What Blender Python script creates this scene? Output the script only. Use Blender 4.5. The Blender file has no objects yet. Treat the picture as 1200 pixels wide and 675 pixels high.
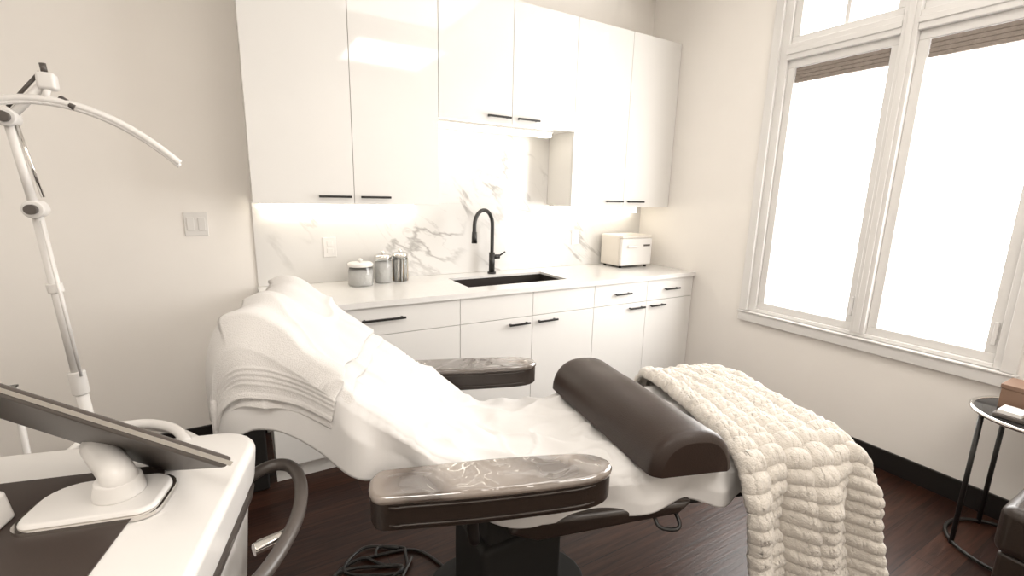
import bpy, bmesh, math, random
from mathutils import Vector, Matrix, noise
random.seed(4)
D=bpy.data; COL=bpy.context.scene.collection
sc=bpy.context.scene

# ---------------------------------------------------------------- materials
def newmat(name):
    m=D.materials.new(name); m.use_nodes=True
    nt=m.node_tree; b=nt.nodes['Principled BSDF']
    return m,nt,b
def N(nt,t,**kw):
    n=nt.nodes.new(t)
    for k,v in kw.items():
        if k in n.inputs: n.inputs[k].default_value=v
        else: setattr(n,k,v)
    return n
def mat(name,col,rough=.5,metal=0,coat=0,bump=0,bscale=50,var=0,vscale=5,trans=0,emit=None,estr=0,spec=None,sheen=0,detail=4,sss=0):
    m,nt,b=newmat(name)
    b.inputs['Base Color'].default_value=(*col,1)
    b.inputs['Roughness'].default_value=rough
    b.inputs['Metallic'].default_value=metal
    b.inputs['Coat Weight'].default_value=coat
    b.inputs['Coat Roughness'].default_value=.05
    b.inputs['Transmission Weight'].default_value=trans
    b.inputs['Sheen Weight'].default_value=sheen
    if spec is not None: b.inputs['Specular IOR Level'].default_value=spec
    if emit: 
        b.inputs['Emission Color'].default_value=(*emit,1); b.inputs['Emission Strength'].default_value=estr
    tc=N(nt,'ShaderNodeTexCoord')
    nz=N(nt,'ShaderNodeTexNoise',Scale=vscale,Detail=3.0)
    nt.links.new(tc.outputs['Object'],nz.inputs['Vector'])
    mx=N(nt,'ShaderNodeMix',data_type='RGBA')
    v=var if var else .02
    mx.inputs[6].default_value=(*[max(0,c*(1-v)) for c in col],1); mx.inputs[7].default_value=(*[min(1,c*(1+v)) for c in col],1)
    nt.links.new(nz.outputs['Fac'],mx.inputs[0]); nt.links.new(mx.outputs[2],b.inputs['Base Color'])
    if bump:
        n2=N(nt,'ShaderNodeTexNoise',Scale=bscale,Detail=float(detail)); nt.links.new(tc.outputs['Object'],n2.inputs['Vector'])
        bp=N(nt,'ShaderNodeBump',Strength=bump,Distance=.01); nt.links.new(n2.outputs['Fac'],bp.inputs['Height']); nt.links.new(bp.outputs[0],b.inputs['Normal'])
    return m
M={}
M['wall']=mat('wall_paint',(.885,.85,.805),.75)
M['ceil']=mat('ceiling_paint',(.90,.87,.82),.8,bump=.03,bscale=60)
M['trim']=mat('window_trim_paint',(.74,.725,.705),.35)
M['cab']=mat('gloss_white_lacquer',(.77,.755,.73),.05)
M['cabin']=mat('cabinet_carcass',(.80,.78,.745),.3)
M['gap']=mat('shadow_gap',(.42,.39,.36),.6)
M['black']=mat('black_metal',(.012,.011,.010),.4)
M['bb']=mat('black_baseboard',(.012,.010,.009),.4)
M['sheet']=mat('white_cotton_sheet',(.66,.645,.63),.85,bump=.06,bscale=400)
M['terry']=mat('terry_towel',(.67,.65,.63),.95,bump=.35,bscale=380,sheen=.1)
M['fur']=mat('cream_plush',(.67,.625,.565),.95,bump=.6,bscale=200,var=.08,vscale=60,sheen=.4)
M['leather']=mat('dark_brown_leather',(.022,.014,.010),.38,coat=.15,bump=.12,bscale=220)
M['matte']=mat('matte_black_base',(.010,.009,.008),.75)
M['bolster']=mat('bolster_leather',(.030,.018,.0135),.40,bump=.10,bscale=260,spec=.4)
M['white']=mat('white_plastic',(.76,.74,.715),.3)
M['cream']=mat('cream_plastic',(.70,.655,.59),.35)
M['grey']=mat('grey_plastic',(.085,.072,.064),.35)
M['screen']=mat('screen_glass',(.02,.02,.02),.08)
M['tray']=mat('dark_tray',(.045,.032,.027),.45)
M['chrome']=mat('chrome',(.75,.73,.7),.12,metal=1)
M['sink']=mat('dark_sink',(.03,.025,.022),.35)
M['glass']=mat('clear_glass',(.95,.97,.96),.02,trans=1)
M['cotton']=mat('cotton_balls',(.83,.81,.79),.9,bump=.5,bscale=60)
M['wood']=mat('wooden_sticks',(.62,.45,.28),.6,var=.15)
M['led']=mat('led_diffuser',(1,.98,.94),.4,emit=(1,.92,.78),estr=5.2)
M['pane']=mat('frosted_daylight_pane',(.9,.9,.9),.3,emit=(1,.985,.965),estr=4.6)
M['blind']=mat('woven_blind',(.26,.22,.19),.8,bump=.4,bscale=90,var=.25,vscale=40)
M['paper']=mat('brown_card',(.20,.12,.08),.55)
def film():
    m,nt,b=newmat('clear_vinyl_cover')
    tc=N(nt,'ShaderNodeTexCoord')
    nz=N(nt,'ShaderNodeTexNoise',Scale=8.0,Detail=1.0,Distortion=1.5); nt.links.new(tc.outputs['Object'],nz.inputs['Vector'])
    bp=N(nt,'ShaderNodeBump',Strength=.6,Distance=.03); nt.links.new(nz.outputs['Fac'],bp.inputs['Height']); nt.links.new(bp.outputs[0],b.inputs['Coat Normal'])
    n3=N(nt,'ShaderNodeTexNoise',Scale=4.0,Detail=.5,Distortion=.8); nt.links.new(tc.outputs['Object'],n3.inputs['Vector'])
    b2=N(nt,'ShaderNodeBump',Strength=.3,Distance=.03); nt.links.new(n3.outputs['Fac'],b2.inputs['Height']); nt.links.new(b2.outputs[0],b.inputs['Normal'])
    rp=N(nt,'ShaderNodeValToRGB'); rp.color_ramp.elements[0].position=.42; rp.color_ramp.elements[0].color=(.085,.066,.055,1); rp.color_ramp.elements[1].position=.60; rp.color_ramp.elements[1].color=(.24,.20,.17,1)  # pale blotches painted into the base colour stand in for reflections on the vinyl
    nt.links.new(n3.outputs['Fac'],rp.inputs[0]); nt.links.new(rp.outputs[0],b.inputs['Base Color'])
    b.inputs['Roughness'].default_value=.10
    b.inputs['Coat Weight'].default_value=1; b.inputs['Coat Roughness'].default_value=.02; b.inputs['Specular IOR Level'].default_value=.9; b.inputs['Coat IOR'].default_value=1.7
    return m
M['film']=film()
def floor_mat():
    m,nt,b=newmat('dark_wood_planks')
    tc=N(nt,'ShaderNodeTexCoord'); mp=N(nt,'ShaderNodeMapping'); mp.inputs['Rotation'].default_value=(0,0,0)
    nt.links.new(tc.outputs['Object'],mp.inputs['Vector'])
    br=N(nt,'ShaderNodeTexBrick',Scale=1.0); br.inputs['Brick Width'].default_value=1.3; br.inputs['Row Height'].default_value=.125
    br.inputs['Mortar Size'].default_value=.0015; br.inputs['Color1'].default_value=(.022,.0085,.006,1); br.inputs['Color2'].default_value=(.045,.019,.012,1); br.inputs['Mortar'].default_value=(.004,.002,.002,1)
    nt.links.new(mp.outputs[0],br.inputs['Vector'])
    m2=N(nt,'ShaderNodeMapping'); m2.inputs['Scale'].default_value=(1.5,22,1); nt.links.new(tc.outputs['Object'],m2.inputs['Vector'])
    nz=N(nt,'ShaderNodeTexNoise',Scale=3.0,Detail=6.0,Distortion=.6); nt.links.new(m2.outputs[0],nz.inputs['Vector'])
    rp=N(nt,'ShaderNodeValToRGB'); rp.color_ramp.elements[0].position=.3; rp.color_ramp.elements[0].color=(.45,.42,.4,1); rp.color_ramp.elements[1].position=.75; rp.color_ramp.elements[1].color=(1.5,1.4,1.3,1)
    nt.links.new(nz.outputs['Fac'],rp.inputs[0])
    mx=N(nt,'ShaderNodeMix',data_type='RGBA',blend_type='MULTIPLY'); mx.inputs[0].default_value=1
    nt.links.new(br.outputs['Color'],mx.inputs[6]); nt.links.new(rp.outputs[0],mx.inputs[7]); nt.links.new(mx.outputs[2],b.inputs['Base Color'])
    b.inputs['Roughness'].default_value=.36; b.inputs['Specular IOR Level'].default_value=.3
    bp=N(nt,'ShaderNodeBump',Strength=.25,Distance=.004); nt.links.new(nz.outputs['Fac'],bp.inputs['Height']); nt.links.new(bp.outputs[0],b.inputs['Normal'])
    return m
M['floor']=floor_mat()
def marble():
    m,nt,b=newmat('marble_slab')
    tc=N(nt,'ShaderNodeTexCoord')
    mp=N(nt,'ShaderNodeMapping'); mp.inputs['Rotation'].default_value=(0,math.radians(-40),0); nt.links.new(tc.outputs['Object'],mp.inputs['Vector'])
    def vein(scale,dist,lo,hi,sc3,seed):
        mm=N(nt,'ShaderNodeMapping'); mm.inputs['Scale'].default_value=sc3; mm.inputs['Location'].default_value=(seed,seed*.3,seed*.7); nt.links.new(mp.outputs[0],mm.inputs['Vector'])
        n=N(nt,'ShaderNodeTexNoise',Scale=scale,Detail=7.0,Distortion=dist,Roughness=.55); nt.links.new(mm.outputs[0],n.inputs['Vector'])
        s=N(nt,'ShaderNodeMath',operation='SUBTRACT'); s.inputs[1].default_value=.5; nt.links.new(n.outputs['Fac'],s.inputs[0])
        a=N(nt,'ShaderNodeMath',operation='ABSOLUTE'); nt.links.new(s.outputs[0],a.inputs[0])
        r=N(nt,'ShaderNodeMapRange'); r.inputs['From Min'].default_value=lo; r.inputs['From Max'].default_value=hi; r.inputs['To Min'].default_value=1; r.inputs['To Max'].default_value=0
        nt.links.new(a.outputs[0],r.inputs['Value']); return r
    v1=vein(1.1,.45,.001,.020,(.7,1,2.2),3.1); v2=vein(2.6,.7,.0,.012,(.7,1,1.8),7.7)
    msk=N(nt,'ShaderNodeTexNoise',Scale=1.7,Detail=2.0); nt.links.new(mp.outputs[0],msk.inputs['Vector'])
    mr=N(nt,'ShaderNodeMapRange'); mr.inputs['From Min'].default_value=.45; mr.inputs['From Max'].default_value=.64; nt.links.new(msk.outputs['Fac'],mr.inputs['Value'])
    mu=N(nt,'ShaderNodeMath',operation='MULTIPLY'); nt.links.new(v2.outputs[0],mu.inputs[0]); nt.links.new(mr.outputs[0],mu.inputs[1])
    mu1=N(nt,'ShaderNodeMath',operation='MULTIPLY'); mu1.inputs[1].default_value=.75; nt.links.new(v1.outputs[0],mu1.inputs[0])
    mr2=N(nt,'ShaderNodeMapRange'); mr2.inputs['From Min'].default_value=.42; mr2.inputs['From Max'].default_value=.56; nt.links.new(msk.outputs['Fac'],mr2.inputs['Value'])
    mu3=N(nt,'ShaderNodeMath',operation='MULTIPLY'); nt.links.new(mu1.outputs[0],mu3.inputs[0]); nt.links.new(mr2.outputs[0],mu3.inputs[1])
    mu2=N(nt,'ShaderNodeMath',operation='MULTIPLY'); mu2.inputs[1].default_value=.3; nt.links.new(mu.outputs[0],mu2.inputs[0])
    ad=N(nt,'ShaderNodeMath',operation='MAXIMUM'); nt.links.new(mu3.outputs[0],ad.inputs[0]); nt.links.new(mu2.outputs[0],ad.inputs[1])
    mx=N(nt,'ShaderNodeMix',data_type='RGBA'); mx.inputs[6].default_value=(.70,.685,.665,1); mx.inputs[7].default_value=(.30,.285,.27,1)
    nt.links.new(ad.outputs[0],mx.inputs[0]); nt.links.new(mx.outputs[2],b.inputs['Base Color']); b.inputs['Roughness'].default_value=.15
    return m
M['marble']=marble()
M['quartz']=mat('white_quartz',(.75,.735,.715),.15,var=.03,vscale=30)

# ---------------------------------------------------------------- helpers
def grp(name,loc=(0,0,0)):
    e=D.objects.new(name,None); e.location=loc; e.empty_display_size=.1; COL.objects.link(e); return e
def add(name,me,m,parent=None,smooth=False):
    o=D.objects.new(name,me); COL.objects.link(o)
    if m is not None: me.materials.append(m)
    if parent is not None:
        o.parent=parent; o.matrix_parent_inverse=Matrix.Translation(parent.location).inverted()
    if smooth:
        for p in me.polygons: p.use_smooth=True
    return o
def bevel(o,w,seg=3):
    md=o.modifiers.new('bevel','BEVEL'); md.width=w; md.segments=seg; md.limit_method='ANGLE'; md.angle_limit=math.radians(35)
    for p in o.data.polygons: p.use_smooth=True
    md2=o.modifiers.new('wn','WEIGHTED_NORMAL'); md2.keep_sharp=True
def box(name,a,b,m,parent=None,bw=0,seg=3):
    me=D.meshes.new(name); bm=bmesh.new(); bmesh.ops.create_cube(bm,size=1)
    a=Vector(a);b=Vector(b);c=(a+b)/2;s=b-a
    for v in bm.verts: v.co=Vector((v.co.x*s.x,v.co.y*s.y,v.co.z*s.z))+c
    bm.normal_update(); bmesh.ops.recalc_face_normals(bm,faces=bm.faces); bm.to_mesh(me); bm.free()
    o=add(name,me,m,parent)
    if bw: bevel(o,bw,seg)
    return o
def poly(name,verts,faces,m,parent=None,smooth=False,bw=0,seg=3):
    me=D.meshes.new(name); me.from_pydata([tuple(v) for v in verts],[],faces); 
    bm=bmesh.new(); bm.from_mesh(me); bmesh.ops.recalc_face_normals(bm,faces=bm.faces); bm.to_mesh(me); bm.free()
    o=add(name,me,m,parent,smooth)
    if bw: bevel(o,bw,seg)
    return o
def prism(name,pts,z0,z1,m,parent=None,bw=0,seg=3):
    n=len(pts); v=[(p[0],p[1],z0) for p in pts]+[(p[0],p[1],z1) for p in pts]
    f=[tuple(range(n)),tuple(range(n,2*n))]+[(i,(i+1)%n,n+(i+1)%n,n+i) for i in range(n)]
    return poly(name,v,f,m,parent,bw=bw,seg=seg)
def hexa(name,c8,m,parent=None,bw=0,seg=3):
    f=[(0,1,2,3),(4,5,6,7),(0,1,5,4),(1,2,6,5),(2,3,7,6),(3,0,4,7)]
    return poly(name,c8,f,m,parent,bw=bw,seg=seg)
def cyl(name,p0,p1,r0,m,parent=None,r1=None,n=24,bw=0):
    p0=Vector(p0);p1=Vector(p1); r1=r0 if r1 is None else r1
    me=D.meshes.new(name); bm=bmesh.new(); L=(p1-p0).length
    bmesh.ops.create_cone(bm,cap_ends=True,segments=n,radius1=r0,radius2=r1,depth=L)
    q=(p1-p0).to_track_quat('Z','Y').to_matrix().to_4x4()
    bm.transform(Matrix.Translation((p0+p1)/2)@q); bm.to_mesh(me); bm.free()
    o=add(name,me,m,parent)
    for p in me.polygons: p.use_smooth=len(p.vertices)==4
    if bw: bevel(o,bw,2)
    return o
def smoothpts(pts,k=8):
    P=[Vector(p) for p in pts]; out=[]
    for i in range(len(P)-1):
        p0=P[max(i-1,0)];p1=P[i];p2=P[i+1];p3=P[min(i+2,len(P)-1)]
        for j in range(k):
            t=j/k
            out.append(.5*((2*p1)+(p2-p0)*t+(2*p0-5*p1+4*p2-p3)*t*t+(3*p1-p0-3*p2+p3)*t**3))
    out.append(P[-1]); return out
def tube(name,pts,r,m,parent=None,k=8,n=12,smooth=True,rs=None):
    P=smoothpts(pts,k) if k>1 else [Vector(p) for p in pts]
    V=[];F=[]
    up=Vector((0,0,1)); prev=None
    for i,p in enumerate(P):
        t=(P[min(i+1,len(P)-1)]-P[max(i-1,0)]).normalized()
        if prev is None:
            x=t.cross(up); 
            if x.length<.05: x=t.cross(Vector((1,0,0)))
            x.normalize()
        else: x=(prev-t*prev.dot(t)).normalized()
        prev=x; y=t.cross(x)
        rr=r if rs is None else rs(i/(len(P)-1))
        for j in range(n):
            a=2*math.pi*j/n; V.append(p+x*math.cos(a)*rr+y*math.sin(a)*rr)
    for i in range(len(P)-1):
        for j in range(n): F.append((i*n+j,i*n+(j+1)%n,(i+1)*n+(j+1)%n,(i+1)*n+j))
    F.append(tuple(range(n))); F.append(tuple((len(P)-1)*n+j for j in range(n)))
    return poly(name,V,F,m,parent,smooth=True)
def lathe(name,c,prof,m,parent=None,n=32):
    V=[];F=[]
    for r,z in prof:
        for j in range(n):
            a=2*math.pi*j/n; V.append((c[0]+r*math.cos(a),c[1]+r*math.sin(a),c[2]+z))
    k=len(prof)
    for i in range(k-1):
        for j in range(n): F.append((i*n+j,i*n+(j+1)%n,(i+1)*n+(j+1)%n,(i+1)*n+j))
    F.append(tuple(range(n))); F.append(tuple((k-1)*n+j for j in range(n)))
    return poly(name,V,F,m,parent,smooth=True)
def grid(name,nu,nv,fn,m,parent=None,thick=0,sub=0):
    V=[fn(i/(nu-1),j/(nv-1)) for i in range(nu) for j in range(nv)]
    F=[(i*nv+j,i*nv+j+1,(i+1)*nv+j+1,(i+1)*nv+j) for i in range(nu-1) for j in range(nv-1)]
    me=D.meshes.new(name); me.from_pydata([tuple(v) for v in V],[],F)
    o=add(name,me,m,parent,True)
    if thick:
        md=o.modifiers.new('solid','SOLIDIFY'); md.thickness=thick; md.offset=-1
    if sub:
        md=o.modifiers.new('ss','SUBSURF'); md.levels=sub; md.render_levels=sub
    return o
def fb(x,y,z=0): return noise.noise(Vector((x,y,z)))
def sst(a,b,x):
    t=max(0,min(1,(x-a)/(b-a))); return t*t*(3-2*t)

# ---------------------------------------------------------------- room
XL,YF,ZC=-5.0,-4.6,3.1
box('floor',(XL,YF,-.1),(0.15,.15,0),M['floor'])
box('ceiling',(XL,YF,ZC),(0.15,.15,ZC+.1),M['ceil'])
box('wall_back',(XL,0,0),(0.15,.15,ZC),M['wall'])
box('wall_left',(XL-.15,YF,0),(XL,.15,ZC),M['wall'])
box('wall_front',(XL-.15,YF-.15,0),(.15,YF,ZC),M['wall'])
wy0,wy1,wz0,wz1=-2.40,-1.07,.68,3.0
wr=grp('wall_right',(0,0,0))
box('lower',(0,YF,0),(.15,0,wz0),M['wall'],wr)
box('upper',(0,YF,wz1),(.15,0,ZC),M['wall'],wr)
box('back_part',(0,wy1,wz0),(.15,0,wz1),M['wall'],wr)
box('front_part',(0,YF,wz0),(.15,wy0,wz1),M['wall'],wr)
box('baseboard_back',(XL,-.015,0),(-2.975,-.0005,.125),M['bb'],bw=.003)
box('baseboard_right',(-.015,YF,0),(-.0005,-.66,.115),M['bb'],bw=.003)

W=grp('window_1',(0,-1.73,.66))
def bx(n,a,b,m='trim',bw=.003): return box(n,a,b,M[m],W,bw)
bx('casing_bottom',(-.028,wy0-.02,.64),(-.0005,-1.045,.70)); bx('stool',(-.036,wy0-.025,.70),(.02,-1.040,.711))
bx('casing_left',(-.026,-1.10,.713),(-.0005,-1.045,3.03)); bx('casing_right',(-.026,-2.42,.713),(-.0005,-2.365,3.03)); bx('casing_top',(-.028,-2.42,2.97),(-.0005,-1.045,3.03))
bx('jamb_left',(-.004,-1.15,.713),(.09,-1.07,2.97)); bx('jamb_right',(-.004,-2.40,.713),(.09,-2.335,2.97))
bx('sill_frame',(-.006,-2.335,.713),(.09,-1.15,.735)); bx('mullion',(-.018,-1.805,.735),(.09,-1.735,2.97)); bx('mullion_bead',(-.027,-1.785,.735),(-.0185,-1.755,2.97))
for i,(ya,yb) in enumerate([(-1.735,-1.15),(-2.335,-1.805)]):
    bx(f'transom_bar_{i}',(-.015,ya,2.315),(.09,yb,2.405)); bx(f'transom_bead_{i}',(-.024,ya,2.345),(-.0155,yb,2.375))
    s=.045
    for z0,z1,t in [(.735,2.315,'sash'),(2.405,2.97,'light')]:
        bx(f'{t}_{i}_l',(.015,yb-s,z0+s),(.07,yb,z1-s)); bx(f'{t}_{i}_r',(.015,ya,z0+s),(.07,ya+s,z1-s))
        bx(f'{t}_{i}_b',(.015,ya,z0),(.07,yb,z0+s)); bx(f'{t}_{i}_t',(.015,ya,z1-s),(.07,yb,z1))
    bx(f'pane_{i}',(.045,ya+.04,.77),(.055,yb-.04,2.28),'pane',0)
    bx(f'transom_pane_{i}',(.045,ya+.04,2.44),(.055,yb-.04,2.93),'pane',0)
    bx(f'muntin_{i}',(.03,(ya+yb)/2-.012,2.445),(.0445,(ya+yb)/2+.012,2.93))
    for k in range(4): bx(f'blind_{i}_{k}',(.022,ya+s+.004,2.246-.022*k),(.042,yb-s-.004,2.267-.022*k),'blind',.002)
    bx(f'latch_{i}',(.002,ya+.012,.82),(.0149,ya+.027,.93))

# ---------------------------------------------------------------- cabinets
w=.4926; FU=-.311; ZB=1.395; ZM=1.898; ZT=2.615
def handle(n,x0,x1,y,z,par):
    box(n,(x0,y-.032,z-.006),(x1,y-.022,z+.006),M['black'],par,.002)
    for s,x in enumerate((x0+.012,x1-.022)): box(f'{n}_post_{s}',(x,y-.024,z-.004),(x+.01,y+.002,z+.004),M['black'],par)
def upper(k0,k1,zb,lx0,lx1,ly0,ly1,dz):
    xa,xb=-k0*w,-k1*w-(.003 if k1==0 else 0); xm=-(k0+k1)/2*w
    g=grp('upper_cabinet',(xm,-.15,zb))
    box('carcass',(xa+.001,FU+.02,zb),(xb-.001,-.001,ZT),M['cabin'],g)
    box('door_left',(xa+.0015,FU,zb-.004),(xm-.0015,FU+.019,ZT),M['cab'],g,.0012,2)
    box('door_right',(xm+.0015,FU,zb-.004),(xb-.0015,FU+.019,ZT),M['cab'],g,.0012,2)
    box('door_gap_backer',(xm-.004,FU+.006,zb),(xm+.004,FU+.0202,ZT-.002),M['gap'],g)
    handle('handle_left',xm-.185,xm-.02,FU,zb+.035,g); handle('handle_right',xm+.03,xm+.195,FU,zb+.035,g)
    box('led_housing',(lx0-.01,ly0-.004,zb-.012),(lx1+.01,ly1+.004,zb),M['white'],g)
    box('led_strip',(lx0,ly0,zb-dz),(lx1,ly1,zb-.012),M['led'],g,.004)
    return g
upper(6,4,ZB,-2.92,-2.05,-.085,-.035,.058); upper(4,2,ZM,-1.95,-1.10,-.21,-.15,.040); g=upper(2,0,ZB,-.965,-.12,-.085,-.035,.058)
box('backsplash',(-6*w,-.012,.911),(-.0005,-.0005,ZB-.001),M['marble'])
box('backsplash',(-4*w+.001,-.012,ZB-.0005),(-2*w-.001,-.0005,ZM-.001),M['marble'])
B=grp('base_cabinet',(-1.48,-.3,0)); FB=-.624; ZD=.722
box('toe_kick',(-6*w+.0,-.57,0),(-.004,-.02,.1),M['cabin'],B)
box('carcass_left',(-6*w,FB+.02,.1),(-1.93,-.002,.88),M['cabin'],B)
box('carcass_mid',(-1.93,FB+.02,.1),(-1.08,-.002,.64),M['cabin'],B)
box('carcass_front',(-1.93,FB+.02,.64),(-1.08,FB+.05,.88),M['cabin'],B)
box('carcass_right',(-1.08,FB+.02,.1),(-.004,-.002,.88),M['cabin'],B)
g_=.0017
def front(n,k0,k1,z0,z1): box(n,(-k0*w+g_,FB,z0+g_),(-k1*w-g_-(.003 if k1==0 else 0),FB+.019,z1-g_),M['cab'],B,.0012,2)
front('drawer_wide_1',6,4,ZD,.878); front('drawer_wide_2',6,4,.42,ZD); front('drawer_wide_3',6,4,.1,.42)
for k in (4,3): front(f'false_front_{k}',k,k-1,ZD,.878)
for k in (2,1): front(f'drawer_{k}',k,k-1,ZD,.878); handle(f'drawer_handle_{k}',-(k-.5)*w-.075,-(k-.5)*w+.075,FB,.80,B)
for k in (4,3,2,1): front(f'door_{k}',k,k-1,.1,ZD)
for k in (1,2,3,4): box(f'gap_backer_{k}',(-k*w-.004,FB+.006,.105),(-k*w+.004,FB+.0202,.875),M['gap'],B)
for kk in (3,1):
    handle(f'door_handle_{kk}l',-kk*w-.18,-kk*w-.03,FB,.685,B); handle(f'door_handle_{kk}r',-kk*w+.03,-kk*w+.18,FB,.685,B)
handle('wide_handle_1',-5*w-.06,-5*w+.17,FB,.81,B); handle('wide_handle_2',-5*w-.06,-5*w+.17,FB,.60,B)
CT=grp('countertop',(-1.48,-.32,.88))
sx0,sx1,sy0,sy1=-1.86,-1.13,-.50,-.17
for n,a,b in [('left',(-6*w-.005,-.644,.88),(sx0,-.0125,.91)),('right',(sx1,-.644,.88),(-.004,-.0125,.91)),('front',(sx0,-.644,.88),(sx1,sy0,.91)),('back',(sx0,sy1,.88),(sx1,-.0125,.91))]:
    box(n,a,b,M['quartz'],CT)
S=grp('undermount_sink',((sx0+sx1)/2,(sy0+sy1)/2,.66)); t=.006
a,b,c,d=sx0+.001,sx1-.001,sy0+.001,sy1-.001
box('bottom',(a,c,.66),(b,d,.66+t),M['sink'],S)
box('side_l',(a,c,.66),(a+t,d,.895),M['sink'],S);box('side_r',(b-t,c,.66),(b,d,.895),M['sink'],S)
box('side_f',(a,c,.66),(b,c+t,.895),M['sink'],S);box('side_b',(a,d-t,.66),(b,d,.895),M['sink'],S)
cyl('drain',((a+b)/2,(c+d)/2,.664),((a+b)/2,(c+d)/2,.670),.04,M['chrome'],S)
fx,fy=-1.50,-.105
F_=grp('kitchen_faucet',(fx,fy,.91))
cyl('base_flange',(fx,fy,.91),(fx,fy,.922),.030,M['black'],F_)
cyl('body',(fx,fy,.918),(fx,fy,1.06),.021,M['black'],F_)
dx,dy=-.88,-.47
arc=[(fx,fy,1.04),(fx,fy,1.15),(fx,fy,1.25)]
R=.105
for i in range(1,10):
    an=math.pi*i/9; arc.append((fx+dx*R*(1-math.cos(an)),fy+dy*R*(1-math.cos(an)),1.25+R*math.sin(an)))
arc.append((fx+dx*.21,fy+dy*.21,1.20))
tube('gooseneck',arc,.013,M['black'],F_,k=4,n=16)
cyl('spray_head',(fx+dx*.21,fy+dy*.21,1.215),(fx+dx*.21,fy+dy*.21,1.14),.016,M['black'],F_,r1=.019)
cyl('lever_hub',(fx,fy,1.03),(fx+.055,fy-.01,1.03),.016,M['black'],F_)
cyl('lever',(fx+.045,fy-.01,1.03),(fx+.09,fy-.03,1.065),.006,M['black'],F_)
T=grp('towel_warmer',(-.27,-.2,.91))
x0,x1,y0,y1=-.46,-.13,-.30,-.05
box('housing',(x0,y0+.03,.925),(x1,y1,1.17),M['cream'],T,.015,4)
box('door',(x0+.002,y0,.93),(x1-.002,y0+.032,1.145),M['white'],T,.012,4)
box('top_panel',(x0+.004,y0+.004,1.147),(x1-.004,y0+.032,1.169),M['cream'],T,.004)
box('door_handle',(x0+.05,y0-.022,1.075),(x0+.16,y0-.006,1.092),M['white'],T,.005); box('handle_stem',(x0+.09,y0-.01,1.077),(x0+.12,y0+.002,1.09),M['white'],T)
box('logo_plate',(x1-.10,y0-.002,1.08),(x1-.03,y0+.001,1.095),M['grey'],T)
for i,(xx,yy) in enumerate([(x0+.03,y0+.04),(x1-.03,y0+.04),(x0+.03,y1-.03),(x1-.03,y1-.03)]): cyl(f'foot_{i}',(xx,yy,.91),(xx,yy,.926),.012,M['black'],T)
def jar(x,y,r,h,kind,lidm):
    J=grp('apothecary_jar',(x,y,.91))
    lathe('glass_body',(x,y,.9105),[(r*.9,0),(r,.008),(r,h-.02),(r*.9,h-.004),(r*.9,h)],M['glass'],J)
    if kind=='cotton':
        lathe('cotton_fill',(x,y,.9135),[(r*.84,0),(r*.94,.01),(r*.94,h*.72),(r*.7,h*.82),(r*.3,h*.86)],M['cotton'],J)
    else:
        for i in range(34):
            a=random.random()*6.28; q=r*.78*math.sqrt(random.random())
            cyl(f'stick_{i}',(x+q*math.cos(a)*.9,y+q*math.sin(a)*.9,.915),(x+q*math.cos(a+.2),y+q*math.sin(a+.2),.91+h*.9),.0045,M['cotton'] if i%3 else M['wood'],J,n=6)
    lathe('lid',(x,y,.9105+h),[(r*.98,0),(r*1.02,.004),(r*1.02,.016),(r*.9,.022)],lidm,J)
    lathe('lid_knob',(x,y,.932+h),[(.006,0),(.006,.006),(.014,.012),(.012,.022),(.004,.025)],lidm,J,16)
jar(-2.42,-.18,.072,.115,'cotton',M['white']); jar(-2.275,-.14,.052,.15,'cotton',M['chrome']); jar(-2.165,-.13,.050,.155,'sticks',M['chrome'])
def plate(name,x,z,y,ww,hh,two):
    g=grp(name,(x,y,z)); box('plate',(x-ww/2,y-.006,z-hh/2),(x+ww/2,y,z+hh/2),M['white'],g,.003)
    if two:
        for i in (-1,1): box(f'rocker_{i}',(x+i*.025-.016,y-.010,z-.034),(x+i*.025+.016,y-.005,z+.034),M['white'],g,.002)
    else:
        for i in (-1,1):
            box(f'socket_{i}',(x-.017,y-.009,z+i*.022-.015),(x+.017,y-.005,z+i*.022+.015),M['white'],g,.003)
plate('light_switch',-3.22,1.27,-.0005,.105,.125,True); plate('wall_outlet',-2.56,1.125,-.012,.075,.12,False)
plate('wall_outlet',-.70,1.14,-.012,.075,.12,False)

# ---------------------------------------------------------------- treatment chair
AX=Vector((.951,-.309,0)); PX=Vector((.309,.951,0))
PC=-2.32
def Wd(a,p,z): return AX*a+PX*(PC+p)+Vector((0,0,z))
prof=[(-.555,.50),(-.56,.60),(-.585,.645),(-.70,.655),(-1.0,.652),(-1.35,.645),(-1.58,.645),(-1.70,.66),(-1.83,.74),(-2.05,.905),(-2.23,1.04),(-2.30,1.09),(-2.355,1.11),(-2.40,1.085),(-2.420,1.02),(-2.422,.94),(-2.42,.87)]
PP=smoothpts([(a,z,0) for a,z in prof],12)
cum=[0]
for i in range(1,len(PP)): cum.append(cum[-1]+(PP[i]-PP[i-1]).length)
def pat(s):
    s=max(0,min(cum[-1],s))
    lo=0
    for i in range(1,len(cum)):
        if cum[i]>=s: lo=i-1;break
    f=(s-cum[lo])/max(1e-9,cum[lo+1]-cum[lo]); q=PP[lo].lerp(PP[lo+1],f)
    return q.x,q.y
def nrm(s):
    a0,z0=pat(s-.03);a1,z1=pat(s+.03); t=Vector((a1-a0,z1-z0)); t.normalize(); return Vector((t.y,-t.x))
TC=grp('treatment_chair',tuple(Wd(-1.6,0,0)))
HW=.30
def hwa(a):
    return HW-.07*sst(0,1,(-2.02-a)/.37)
def drape(a,z,n,t,hw,flare=.02):
    s=1 if t>0 else -1; d=abs(t); r=.03
    if d<hw-r: pp=t; dn=0
    elif d<hw-r+r*math.pi/2:
        an=(d-(hw-r))/r; pp=s*(hw-r+r*math.sin(an)); dn=r*(1-math.cos(an))
    else:
        e=d-(hw-r+r*math.pi/2); pp=s*(hw+e*flare*3); dn=r+e
    return a,pp,z-dn
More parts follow.
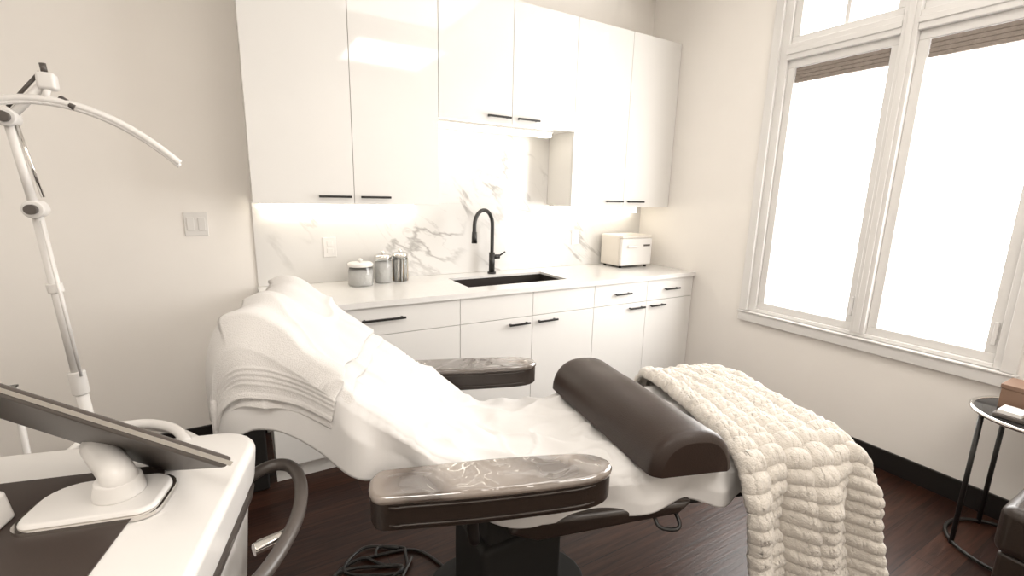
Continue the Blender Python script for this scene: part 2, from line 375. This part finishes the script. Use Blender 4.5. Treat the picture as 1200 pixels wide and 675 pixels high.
def sheetf(u,v):
    s=.02+u*(cum[-1]-.05)
    a,z=pat(s); n=nrm(s); hw=hwa(a)
    k=max(0,min(1,(-1.85-a)/.5))
    hang=.080+.13*k+.010*math.sin(a*17)+.02*fb(a*3,5)
    if z<1.04 and a<-2.39: hang=.10
    tot=hw+.03+hang
    t=(v*2-1)*tot
    aa,pp,zz=drape(a,z,n,t,hw,.03)
    wr=.016*fb(a*4+t*3,t*8-a*3,1)+.010*fb(a*12-t*5,t*13+a*4,2)
    rd=1-abs(fb(a*3.2+t*2.2,t*4-a*1.5,11))*5
    wr+=.014*max(0,rd)**2
    rd=1-abs(fb(a*5.2-t*4.2,t*6+a*2.5,31))*6
    wr+=.008*max(0,rd)**2
    wr+=.014*math.exp(-((a+1.74)/.12)**2)*math.sin(t*24+a*20)
    e=abs(t)-(hw+.01)
    if e>0:
        wv=.020*math.sin(a*23+2*fb(a*2,3))+.018*fb(a*9,e*4,7)
        pp+=(1 if t>0 else -1)*(wv*min(1,e/.06)+.012)
        zz+=.3*wr
    else:
        aa+=n.x*wr; zz+=n.y*wr
    return Wd(aa,pp,zz+.004)
grid('sheet',260,140,sheetf,M['sheet'],TC,thick=.003)
def slab(n,pts,hw,m,bw=.03):
    V=[Wd(a,-hw,z) for a,z in pts]+[Wd(a,hw,z) for a,z in pts]; k=len(pts)
    F=[tuple(range(k)),tuple(range(k,2*k))]+[(i,(i+1)%k,k+(i+1)%k,k+i) for i in range(k)]
    return poly(n,V,F,m,TC,bw=bw,seg=4)
slab('seat_cushion',[(-.60,.63),(-1.68,.622),(-1.72,.54),(-.60,.54)],.28,M['leather'])
slab('back_cushion',[(-1.68,.61),(-1.84,.70),(-2.08,.885),(-2.04,.79),(-1.90,.65),(-1.74,.54)],.265,M['leather'])
slab('head_cushion',[(-2.07,.875),(-2.31,1.06),(-2.38,1.045),(-2.37,.99),(-2.10,.80)],.20,M['leather'],.025)
slab('seat_pan',[(-.75,.53),(-1.72,.53),(-1.70,.49),(-.80,.50)],.25,M['black'],.008)
slab('foot_plate',[(-.585,.545),(-1.15,.545),(-1.15,.515),(-.60,.52)],.30,M['black'],.01)
slab('seat_shell',[(-1.10,.545),(-1.66,.545),(-1.69,.51),(-1.60,.475),(-1.15,.505)],.325,M['leather'],.015)
for s in (-1,1):
    tube(f'back_rail_{s}',[Wd(-1.72,.18*s,.50),Wd(-1.9,.18*s,.59),Wd(-2.30,.18*s,.91)],.014,M['black'],TC,k=4)
    tube(f'foot_rail_{s}',[Wd(-1.3,.25*s,.49),Wd(-.9,.25*s,.505),Wd(-.66,.25*s,.515)],.011,M['black'],TC,k=4)
tube('side_release_handle',[Wd(-1.22,-.29,.505),Wd(-1.22,-.33,.48),Wd(-1.17,-.34,.47),Wd(-1.15,-.33,.48),Wd(-1.15,-.29,.505)],.006,M['black'],TC,k=4)
prism('pedestal_base',[Wd(-1.62+.26*math.cos(t_)*1.15,.20*math.sin(t_),0).xy[:] for t_ in [i*math.pi/12 for i in range(24)]],.0,.045,M['matte'],TC,.012)
c0=Wd(-1.62,0,0)
box('column_lower',(c0.x-.16,c0.y-.12,.04),(c0.x+.16,c0.y+.12,.32),M['matte'],TC,.02)
box('column_upper',(c0.x-.13,c0.y-.10,.30),(c0.x+.13,c0.y+.10,.50),M['matte'],TC,.015)
def arm(s):
    pc=s*(HW+.095); a0,a1=-2.05,-1.43
    def prof_(q):
        e=min(q,1-q)*(a1-a0)
        rr=.035 if q<.5 else .11
        base=.055+.011*math.sin(q*math.pi)
        return base*math.sqrt(max(0.0,1-(1-min(1,e/rr))**2.4))
    def body(name,z0,z1,grow,m,bw,tilt=-.008):
        pts=[]; n=22
        for i in range(n+1):
            q=.5-.5*math.cos(math.pi*i/n); pts.append((a0-grow+(a1-a0+2*grow)*q,prof_(q)+grow if 0<i<n else .012))
        out=[(a,pc+h) for a,h in pts]+[(a,pc-h) for a,h in reversed(pts)]
        k=len(out)
        def zz(a,z): return z+tilt*(a-a0)/(a1-a0)
        V=[Wd(a,p,zz(a,z0)) for a,p in out]+[Wd(a,p,zz(a,z1)) for a,p in out]
        F=[tuple(range(k)),tuple(range(k,2*k))]+[(i,(i+1)%k,k+(i+1)%k,k+i) for i in range(k)]
        return poly(name,V,F,m,TC,bw=bw,seg=5)
    nm='near' if s<0 else 'far'
    body(f'armrest_{nm}_pad',.675,.760,0,M['leather'],.024)
    body(f'armrest_{nm}_cover',.742,.768,.004,M['film'],.0125)
    for j,zz_ in enumerate((.738,.690)):
        tube(f'armrest_{nm}_piping_{j}',[Wd(a0+.02+(a1-a0-.04)*q,pc-abs(prof_(q))-.002,zz_-.008*q) for q in [i/20 for i in range(21)]],.0035,M['leather'],TC,k=2,n=8)
    tube(f'armrest_{nm}_bracket',[Wd(-1.8,pc,.69),Wd(-1.8,pc,.62),Wd(-1.79,pc-s*.04,.54),Wd(-1.78,s*.22,.515)],.016,M['black'],TC,k=4)
arm(-1);arm(1)
BO=grp('bolster_pillow',tuple(Wd(-1.2,0,.655)))
def bol():
    V=[];F=[];n=26; L=36
    hwf=.135;hh=.130
    sec=[]
    for i in range(n+1):
        an=math.pi*i/n; x=-math.cos(an); y=math.sin(an)
        sec.append((hwf*math.copysign(abs(x)**.85,x),hh*abs(y)**.9))
    for j in range(3): sec.append((hwf*(1-.5*(j+1)),-.002))
    for l in range(L+1):
        q=.5-.5*math.cos(math.pi*l/L); p=-.365+.685*q; e=min(q,1-q); sc_=1-.22*(1-min(1,e/.045))**2.5
        ac=-1.14-.105*q
        for x,y in sec: V.append(Wd(ac+x*sc_,p,.668+max(0,y*sc_)+.003*fb(p*8,x*12)))
    k=len(sec)
    for l in range(L):
        for i in range(k): F.append((l*k+i,l*k+(i+1)%k,(l+1)*k+(i+1)%k,(l+1)*k+i))
    F.append(tuple(range(k)));F.append(tuple(L*k+i for i in range(k)))
    poly('bolster_body',V,F,M['bolster'],BO,bw=.004,seg=2)
bol()

# towel over the headrest
TW=grp('bath_towel',tuple(Wd(-2.3,0,1.1)))
def s_of_a(a):
    for i,q in enumerate(PP):
        if q.x<=a: return cum[i]
    return cum[-1]
sT=s_of_a(-2.07)
send=cum[-1]-.01
def towelf(lift,s_up,hshort,s_dn):
    def f(u,v):
        s=sT+s_up+u*(send-sT-s_up-s_dn)
        a,z=pat(s)
        hn=.045+.095*max(0,min(1,(-2.06-a)/.33)); hf=.07
        hw=hwa(a)
        lo=-(hw+.03+hn-hshort); hi=hw+.03+hf-hshort*.5
        t=lo+(hi-lo)*v
        s2=s-.07*(v-.5)*(1-u)+.012*fb(v*6,u*2,9); a2,z2=pat(s2); n=nrm(s2)
        aa,pp,zz=drape(a2,z2,n,t,hwa(a2),.04)
        L=lift+.022*max(0,fb(aa*5+3,t*6,4))+.011*fb(aa*11,t*12,8)
        L+=.030*math.exp(-((a2+2.36)/.10)**2)*(.7+.9*fb(t*6,3,3))
        rd=1-abs(fb(aa*3.5-t*1.5,t*3.5+aa*2,21+lift*40))*5.5; L+=.013*max(0,rd)**2
        dist=(v*(hi-lo))
        for c_ in (.035,.048,.061,.074):
            L+=.003*math.exp(-((dist-c_)/.0035)**2)
        if dist<.012: L+=.003
        e=abs(t)-(hwa(a2)+.005)
        if e>0:
            sg=1 if t>0 else -1
            pp+=sg*(L*.7+.018*math.sin(aa*24+1+2*fb(aa*3,1))*min(1,e/.09))
        else: aa+=n.x*L*(.55 if n.x<-.5 else 1); zz+=n.y*L
        return Wd(aa,pp,zz)
    return f
grid('towel_lower_layer',110,260,towelf(.012,0,0,.0),M['terry'],TW,thick=.008)
grid('towel_upper_layer',110,260,towelf(.026,.045,.025,.02),M['terry'],TW,thick=.008)

# plush throw
TH=grp('throw_blanket',tuple(Wd(-.75,-.3,.0)))
path=smoothpts([(.345,.50,0),(.335,.62,0),(.29,.676,0),(.1,.676,0),(-.1,.676,0),(-.25,.676,0),(-.315,.655,0),(-.35,.58,0),(-.362,.45,0),(-.372,.30,0),(-.385,.15,0),(-.40,.03,0)],10)
pc_=[0]
for i in range(1,len(path)): pc_.append(pc_[-1]+(path[i]-path[i-1]).length)
def pathat(s):
    s=max(0,min(pc_[-1],s))
    for i in range(1,len(pc_)):
        if pc_[i]>=s: break
    f=(s-pc_[i-1])/(pc_[i]-pc_[i-1]); return path[i-1].lerp(path[i],f)
def throwf(u,v):
    s=u*pc_[-1]; q=pathat(s); q0=pathat(s-.02); q1=pathat(s+.02); t=(q1-q0).normalized(); nx,nz=t.y,-t.x
    wd=.30+.18*sst(0,.55,s)
    aL=-.99+.03*math.sin(s*5)+.04*min(1,s/.8)+.05*max(0,s-.9)
    a=aL+wd*v*(1+.05*max(0,s-.8))
    wob=.12*fb(s*7,v*3,12)
    ns=6; x=min(ns-1e-4,max(0,v*ns+wob*(1-abs(2*v-1)))); strip=int(min(ns-1,x)); fx_=x-strip
    across=math.sqrt(max(0,1-abs(2*fx_-1)**2.6))
    per=.042
    sp=s/per+(strip%2)*.18+.3*fb(s*4,strip*3.1)+.10*math.sin(fx_*3.1)
    fs=sp-math.floor(sp); al=math.sqrt(max(0,1-abs(2*fs-1)**2.2))
    h=.044*(.25+.75*across)*(.25+.75*al)*(1+.25*fb(math.floor(sp)*1.7,strip*2.3,5))+.005*fb(s*45,v*40)+.003*fb(s*130,v*120)+.006
    hang=sst(.76,.98,s)
    fold=hang*(.045*math.sin(v*12+1.2*s)+.02*fb(v*3,s*3))
    drop=0
    over=a-(-.585)
    if over>0: drop=(1-hang)*min(.30,over*over*9)
    return Wd(a+.006*fb(s*20,1)*(1 if v<.03 else 0),q.x+nx*h-fold,max(.012,q.y+nz*h-drop))
grid('throw_surface',500,220,throwf,M['fur'],TH,thick=.01)

# ---------------------------------------------------------------- half-moon LED lamp
ly=-1.0
LP=grp('led_floor_lamp',(-3.48,ly,0)); lx=-3.48
for i in range(5):
    a=i*2*math.pi/5+.3; e=(lx+.27*math.cos(a),ly+.27*math.sin(a))
    tube(f'base_leg_{i}',[(lx,ly,.11),(lx+.15*math.cos(a),ly+.15*math.sin(a),.095),(e[0],e[1],.075)],.018,M['white'],LP,k=4)
    cyl(f'castor_{i}',(e[0]-.012,e[1],.03),(e[0]+.012,e[1],.03),.03,M['grey'],LP)
cyl('pole_lower',(lx,ly,.08),(-3.523,ly,.80),.017,M['white'],LP)
cyl('pole_upper',(-3.522,ly,.78),(-3.553,ly,1.36),.014,M['white'],LP)
cyl('pole_upper_b',(-3.508,ly-.03,.84),(-3.541,ly-.02,1.35),.004,M['white'],LP)
cyl('pole_collar',(-3.522,ly,.77),(-3.526,ly,.85),.023,M['white'],LP,bw=.004)
cyl('pole_collar_2',(-3.54,ly,1.12),(-3.543,ly,1.15),.020,M['white'],LP,bw=.003)
cyl('elbow_joint',(-3.554,ly-.03,1.384),(-3.554,ly+.03,1.384),.027,M['white'],LP,bw=.004)
cyl('elbow_knob',(-3.554,ly-.05,1.384),(-3.554,ly-.03,1.384),.015,M['grey'],LP)
cyl('arm_1',(-3.556,ly,1.39),(-3.577,ly-.01,1.64),.012,M['white'],LP)
cyl('arm_1b',(-3.533,ly,1.42),(-3.560,ly-.01,1.63),.005,M['chrome'],LP)
cyl('top_joint',(-3.577,ly-.035,1.648),(-3.577,ly+.02,1.648),.026,M['white'],LP,bw=.004)
cyl('top_knob',(-3.577,ly-.055,1.648),(-3.577,ly-.035,1.648),.015,M['grey'],LP)
cyl('arm_2',(-3.577,ly,1.648),(-3.475,ly-.01,1.765),.012,M['white'],LP)
cyl('arm_2b',(-3.575,ly,1.68),(-3.49,ly-.01,1.785),.005,M['grey'],LP)
box('lamp_yoke',(-3.50,ly-.03,1.735),(-3.455,ly+.015,1.785),M['white'],LP,.010)
cyl('yoke_knob',(-3.455,ly-.01,1.715),(-3.42,ly-.02,1.69),.010,M['grey'],LP)
cyl('yoke_pin',(-3.48,ly-.01,1.785),(-3.482,ly-.01,1.81),.008,M['grey'],LP)
cyl('yoke_drop',(-3.475,ly-.015,1.75),(-3.49,ly-.015,1.70),.009,M['white'],LP)
def arcf(zz):
    pts=[]
    for i in range(13):
        q=-1+2*i/12; x=-3.505+.33*q; pts.append((x,ly-.015,1.708-1.55*(x+3.505)**2+zz))
    return pts
tube('half_moon_body',arcf(0),.0115,M['white'],LP,k=4,n=12)
tube('half_moon_led',arcf(-.009),.008,M['cotton'],LP,k=4,n=10)

GT=grp('glass_trolley',(-3.98,-.95,0))
box('glass_top',(-4.2,-1.15,.745),(-3.75,-.75,.753),M['glass'],GT,.002)
box('glass_shelf',(-4.18,-1.13,.30),(-3.77,-.77,.308),M['glass'],GT,.002)
for i,(x,y) in enumerate([(-4.19,-1.14),(-3.76,-1.14),(-4.19,-.76),(-3.76,-.76)]): cyl(f'leg_{i}',(x,y,.0),(x,y,.745),.010,M['white'],GT)

# ---------------------------------------------------------------- aesthetic machine
RX=Vector((.97,-.24,0)); LX=Vector((.24,.97,0)); DO=Vector((-3.0,-1.80,0))
def Q(r,l,z): return DO+RX*r+LX*l+Vector((0,0,z))
MC=grp('aesthetic_treatment_machine',tuple(Q(-.3,-.3,0)))
def rquad(r0,r1,l0,l1,rad,n=6,rads=None):
    out=[]
    rads=rads or [rad]*4
    cs=[(r1,l1,0),(r0,l1,1),(r0,l0,2),(r1,l0,3)]
    for (r,l,k) in cs:
        rd=rads[k]; cr=r-rd if r==r1 else r+rd; cl=l-rd if l==l1 else l+rd
        for i in range(n+1):
            a=math.pi/2*(k)+math.pi/2*i/n
            out.append((cr+rd*math.cos(a),cl+rd*math.sin(a)))
    return out
def mprism(name,o0,z0,o1,z1,m,bw=0,seg=3):
    k=len(o0); V=[Q(r,l,z0) for r,l in o0]+[Q(r,l,z1) for r,l in o1]
    F=[tuple(range(k)),tuple(range(k,2*k))]+[(i,(i+1)%k,k+(i+1)%k,k+i) for i in range(k)]
    return poly(name,V,F,m,MC,bw=bw,seg=seg)
top=rquad(-.64,0,-.60,0,.07,rads=[.09,.06,.06,.06])
mid=rquad(-.62,-.02,-.58,-.03,.07); low=rquad(-.56,-.07,-.54,-.08,.06)
mprism('top_shell',rquad(-.63,-.012,-.59,-.012,.07),.80,top,.90,M['white'],.018,4)
mprism('side_body',low,.16,mid,.80,M['white'],.01)
mprism('chassis',low,.10,low,.17,M['grey'],.01)
mprism('accent_band',rquad(-.625,-.014,-.585,-.02,.07),.775,rquad(-.625,-.012,-.585,-.015,.07),.79,M['grey'])
mprism('dark_tray',rquad(-.60,-.145,-.575,-.13,.04),.897,rquad(-.60,-.145,-.575,-.13,.04),.9025,M['tray'])
for i,(r,l) in enumerate([(-.52,-.5),(-.11,-.5),(-.52,-.12),(-.11,-.12)]):
    p=Q(r,l,.05); cyl(f'castor_{i}',p-RX*.02,p+RX*.02,.05,M['grey'],MC); cyl(f'castor_stem_{i}',p+Vector((0,0,.03)),p+Vector((0,0,.07)),.015,M['chrome'],MC)
mprism('mount_plate_edge',rquad(-.315,-.105,-.31,-.175,.05,rads=[.05,.06,.03,.03]),.9025,rquad(-.315,-.105,-.31,-.175,.05,rads=[.05,.06,.03,.03]),.909,M['chrome'])
mprism('mount_plate',rquad(-.31,-.11,-.305,-.18,.05,rads=[.045,.055,.028,.028]),.909,rquad(-.305,-.115,-.30,-.185,.05,rads=[.04,.05,.026,.026]),.917,M['white'],.003)
mc=Q(-.185,-.238,0)
cyl('mount_swivel',mc+Vector((0,0,.915)),mc+Vector((0,0,.95)),.040,M['white'],MC,r1=.034,bw=.006)
AR=Vector((-3.065,-2.105,.98)); AL=Vector((-3.44,-1.85,1.105)); E2=Vector((-.115,.205,-.09)); nn=(AR-AL).cross(E2).normalized()
mc2=AL+(AR-AL)*.66+E2*.95
tube('mount_neck',[mc+Vector((0,0,.93)),mc+Vector((0,0,.955)),mc2+nn*.004],.027,M['white'],MC,k=4,n=16)
th=nn*.022
hexa('monitor_back',[AL,AR,AR+E2,AL+E2,AL+th,AR+th,AR+E2+th,AL+E2+th],M['grey'],MC,.006)
def lerp2(u,v): return AL+(AR-AL)*u+E2*v
hexa('monitor_screen',[lerp2(.04,.06)+th*.9,lerp2(.96,.06)+th*.9,lerp2(.96,.94)+th*.9,lerp2(.04,.94)+th*.9]+[lerp2(.04,.06)+th*1.06,lerp2(.96,.06)+th*1.06,lerp2(.96,.94)+th*1.06,lerp2(.04,.94)+th*1.06],M['screen'],MC)
hexa('monitor_bezel_edge',[lerp2(-.004,-.02)+th*.25,lerp2(1.004,-.02)+th*.25,lerp2(1.004,.02)+th*.25,lerp2(-.004,.02)+th*.25,lerp2(-.004,-.02)+th*.6,lerp2(1.004,-.02)+th*.6,lerp2(1.004,.02)+th*.6,lerp2(-.004,.02)+th*.6],M['chrome'],MC)
mprism('label_module',rquad(-.43,-.33,-.34,-.24,.015),.9025,rquad(-.425,-.335,-.335,-.245,.015),.955,M['white'],.006)
mprism('label_strip',rquad(-.42,-.34,-.332,-.31,.003),.955,rquad(-.42,-.34,-.332,-.31,.003),.957,M['grey'])
HP=[(-3.06,-1.78,.755),(-3.0,-1.735,.755),(-2.955,-1.75,.755),(-2.935,-1.81,.755),(-2.937,-1.9,.755),(-2.962,-2.0,.755),(-3.02,-2.11,.755),(-3.09,-2.18,.755)]
tube('push_handle',HP,.015,M['grey'],MC,k=6,n=14)
cyl('handle_bolt_1',(-3.04,-2.02,.74),(-2.985,-2.005,.74),.013,M['chrome'],MC,bw=.003)
cyl('handle_bolt_2',(-3.035,-1.93,.68),(-2.955,-1.915,.68),.012,M['chrome'],MC,bw=.003)
tube('hose_1',[Q(-.36,-.02,.86),Q(-.35,.05,.90),Q(-.28,.07,.905),Q(-.20,.03,.905),Q(-.15,-.03,.895)],.011,M['white'],MC,k=6)
tube('hose_2',[Q(-.40,-.03,.87),Q(-.38,.07,.885),Q(-.30,.10,.885),Q(-.20,.06,.88),Q(-.12,-.01,.87)],.009,M['white'],MC,k=6)

# ---------------------------------------------------------------- side table
tx,ty,tr=-.27,-2.575,.215
ST=grp('side_table',(tx,ty,0))
def ring(name,z,r,rt,m):
    bpts=[(tx+r*math.cos(a),ty+r*math.sin(a),z) for a in [i*2*math.pi/48 for i in range(49)]]
    return tube(name,bpts,rt,m,ST,k=1,n=10)
ring('top_rim',.62,tr,.009,M['chrome']); cyl('glass_top',(tx,ty,.614),(tx,ty,.624),tr-.006,M['screen'],ST,n=48)
ring('bottom_ring',.012,tr-.01,.008,M['black'])
for i in range(4):
    a=i*math.pi/2+.75; cyl(f'leg_{i}',(tx+(tr-.01)*math.cos(a),ty+(tr-.01)*math.sin(a),.0),(tx+(tr-.01)*math.cos(a),ty+(tr-.01)*math.sin(a),.615),.009,M['black'],ST)
BK=grp('business_card_holder',(tx-.07,ty+.08,.624))
box('card_tray',(tx-.15,ty+.03,.6245),(tx-.04,ty+.12,.64),M['grey'],BK,.003); box('card_stack',(tx-.14,ty+.04,.64),(tx-.05,ty+.11,.655),M['white'],BK,.001)
PB=grp('product_box',(tx+.06,ty+.05,.624))
box('box_body',(tx-.01,ty-.01,.6245),(tx+.13,ty+.14,.71),M['paper'],PB,.003); box('box_lid',(tx-.013,ty-.013,.71),(tx+.133,ty+.143,.728),M['paper'],PB,.002)
DF=grp('reed_diffuser',(tx+.0,ty-.05,.624))
lathe('bottle',(tx-.02,ty-.055,.6245),[(.03,0),(.032,.01),(.032,.09),(.012,.11),(.012,.13)],M['glass'],DF)
for i in range(6):
    a=i*1.05; cyl(f'reed_{i}',(tx-.02,ty-.055,.65),(tx-.02+.05*math.cos(a),ty-.055+.05*math.sin(a),.88),.0025,M['paper'],DF,n=6)
OT=grp('leather_ottoman',(-.78,-2.9,0))
box('seat_cushion',(-.98,-3.2,.36),(-.55,-2.635,.53),M['leather'],OT,.035,5)
box('body',(-.965,-3.185,.10),(-.565,-2.65,.365),M['leather'],OT,.015,4)
for i,(x,y) in enumerate([(-.94,-3.15),(-.59,-3.15),(-.94,-2.68),(-.59,-2.68)]): cyl(f'leg_{i}',(x,y,0),(x,y,.105),.014,M['black'],OT,r1=.02)

WB=grp('waste_bin',(-3.09,-.5,0))
prism('bin_body',[(-3.19,-.62),(-2.99,-.62),(-2.99,-.40),(-3.19,-.40)],0,.36,M['black'],WB,.01)
prism('bin_rim',[(-3.195,-.625),(-2.985,-.625),(-2.985,-.395),(-3.195,-.395)],.355,.37,M['grey'],WB,.004)

PCB=grp('power_cable',(-2.75,-1.35,0))
def cpt(seed,base,n=12,sp=.16):
    rnd=random.Random(seed); pts=[]
    for i in range(n):
        a=i*1.1+rnd.random()*.8; r=sp*(.45+.55*rnd.random())
        pts.append((base[0]+r*math.cos(a)*1.1+.01*i,base[1]+r*math.sin(a)*.9,.008+.004*(i%3)))
    return pts
tube('coil_1',cpt(1,(-2.74,-1.42)),.006,M['black'],PCB,k=10,n=8)
tube('coil_2',cpt(5,(-2.66,-1.36),9,.13),.006,M['black'],PCB,k=10,n=8)
tube('run',[(-2.7,-1.3,.008),(-2.5,-1.35,.008),(-2.42,-1.5,.008),(-2.40,-1.60,.008)],.006,M['black'],PCB,k=10,n=8)

# ---------------------------------------------------------------- added ceiling fill panels + lights
def area(name,loc,rot,sx,sy,e,col):
    l=D.lights.new(name,'AREA'); l.shape='RECTANGLE'; l.size=sx; l.size_y=sy; l.energy=e; l.color=col
    o=D.objects.new(name,l); o.location=loc; o.rotation_euler=rot; COL.objects.link(o); return o
for i,(x,y) in enumerate([(-1.6,-1.9),(-3.5,-3.4),(-1.3,-3.6)]):
    g=grp('added_fill_panel',(x,y,ZC))  # unseen overhead panels, added to fill the room with light
    box('frame',(x-.52,y-.52,ZC-.02),(x+.52,y+.52,ZC-.0005),M['trim'],g,.004)
    a=area('fill_lamp',(x,y,ZC-.03),(0,0,0),1.0,1.0,[11,26,28][i],(1,.94,.87)); a.parent=g; a.matrix_parent_inverse=Matrix.Translation(g.location).inverted()
o=area('window_daylight',(-.07,-1.73,1.5),(0,math.radians(90),0),1.5,1.2,34,(1,.98,.955)); o.parent=W
o.matrix_parent_inverse=Matrix.Translation(W.location).inverted()
wd=D.worlds.new('World'); sc.world=wd; wd.use_nodes=True
wd.node_tree.nodes['Background'].inputs[0].default_value=(1,.97,.93,1); wd.node_tree.nodes['Background'].inputs[1].default_value=1.0

# ---------------------------------------------------------------- camera
fw=Vector((.49352,.84714,-.19748)); r_=Vector((.8662,-.4992,.0232)); r_=(r_-fw*r_.dot(fw)).normalized(); fw.normalize(); u_=r_.cross(fw)
cam=D.cameras.new('camera'); co=D.objects.new('camera',cam); COL.objects.link(co)
cam.sensor_width=36; cam.lens=36*541.93/1200; cam.clip_start=.02
mw=Matrix((( r_.x,u_.x,-fw.x,-3.006),(r_.y,u_.y,-fw.y,-2.982),(r_.z,u_.z,-fw.z,1.461),(0,0,0,1)))
co.matrix_world=mw; sc.camera=co
sc.view_settings.view_transform='Standard'; sc.view_settings.look='None'; sc.view_settings.exposure=0.2
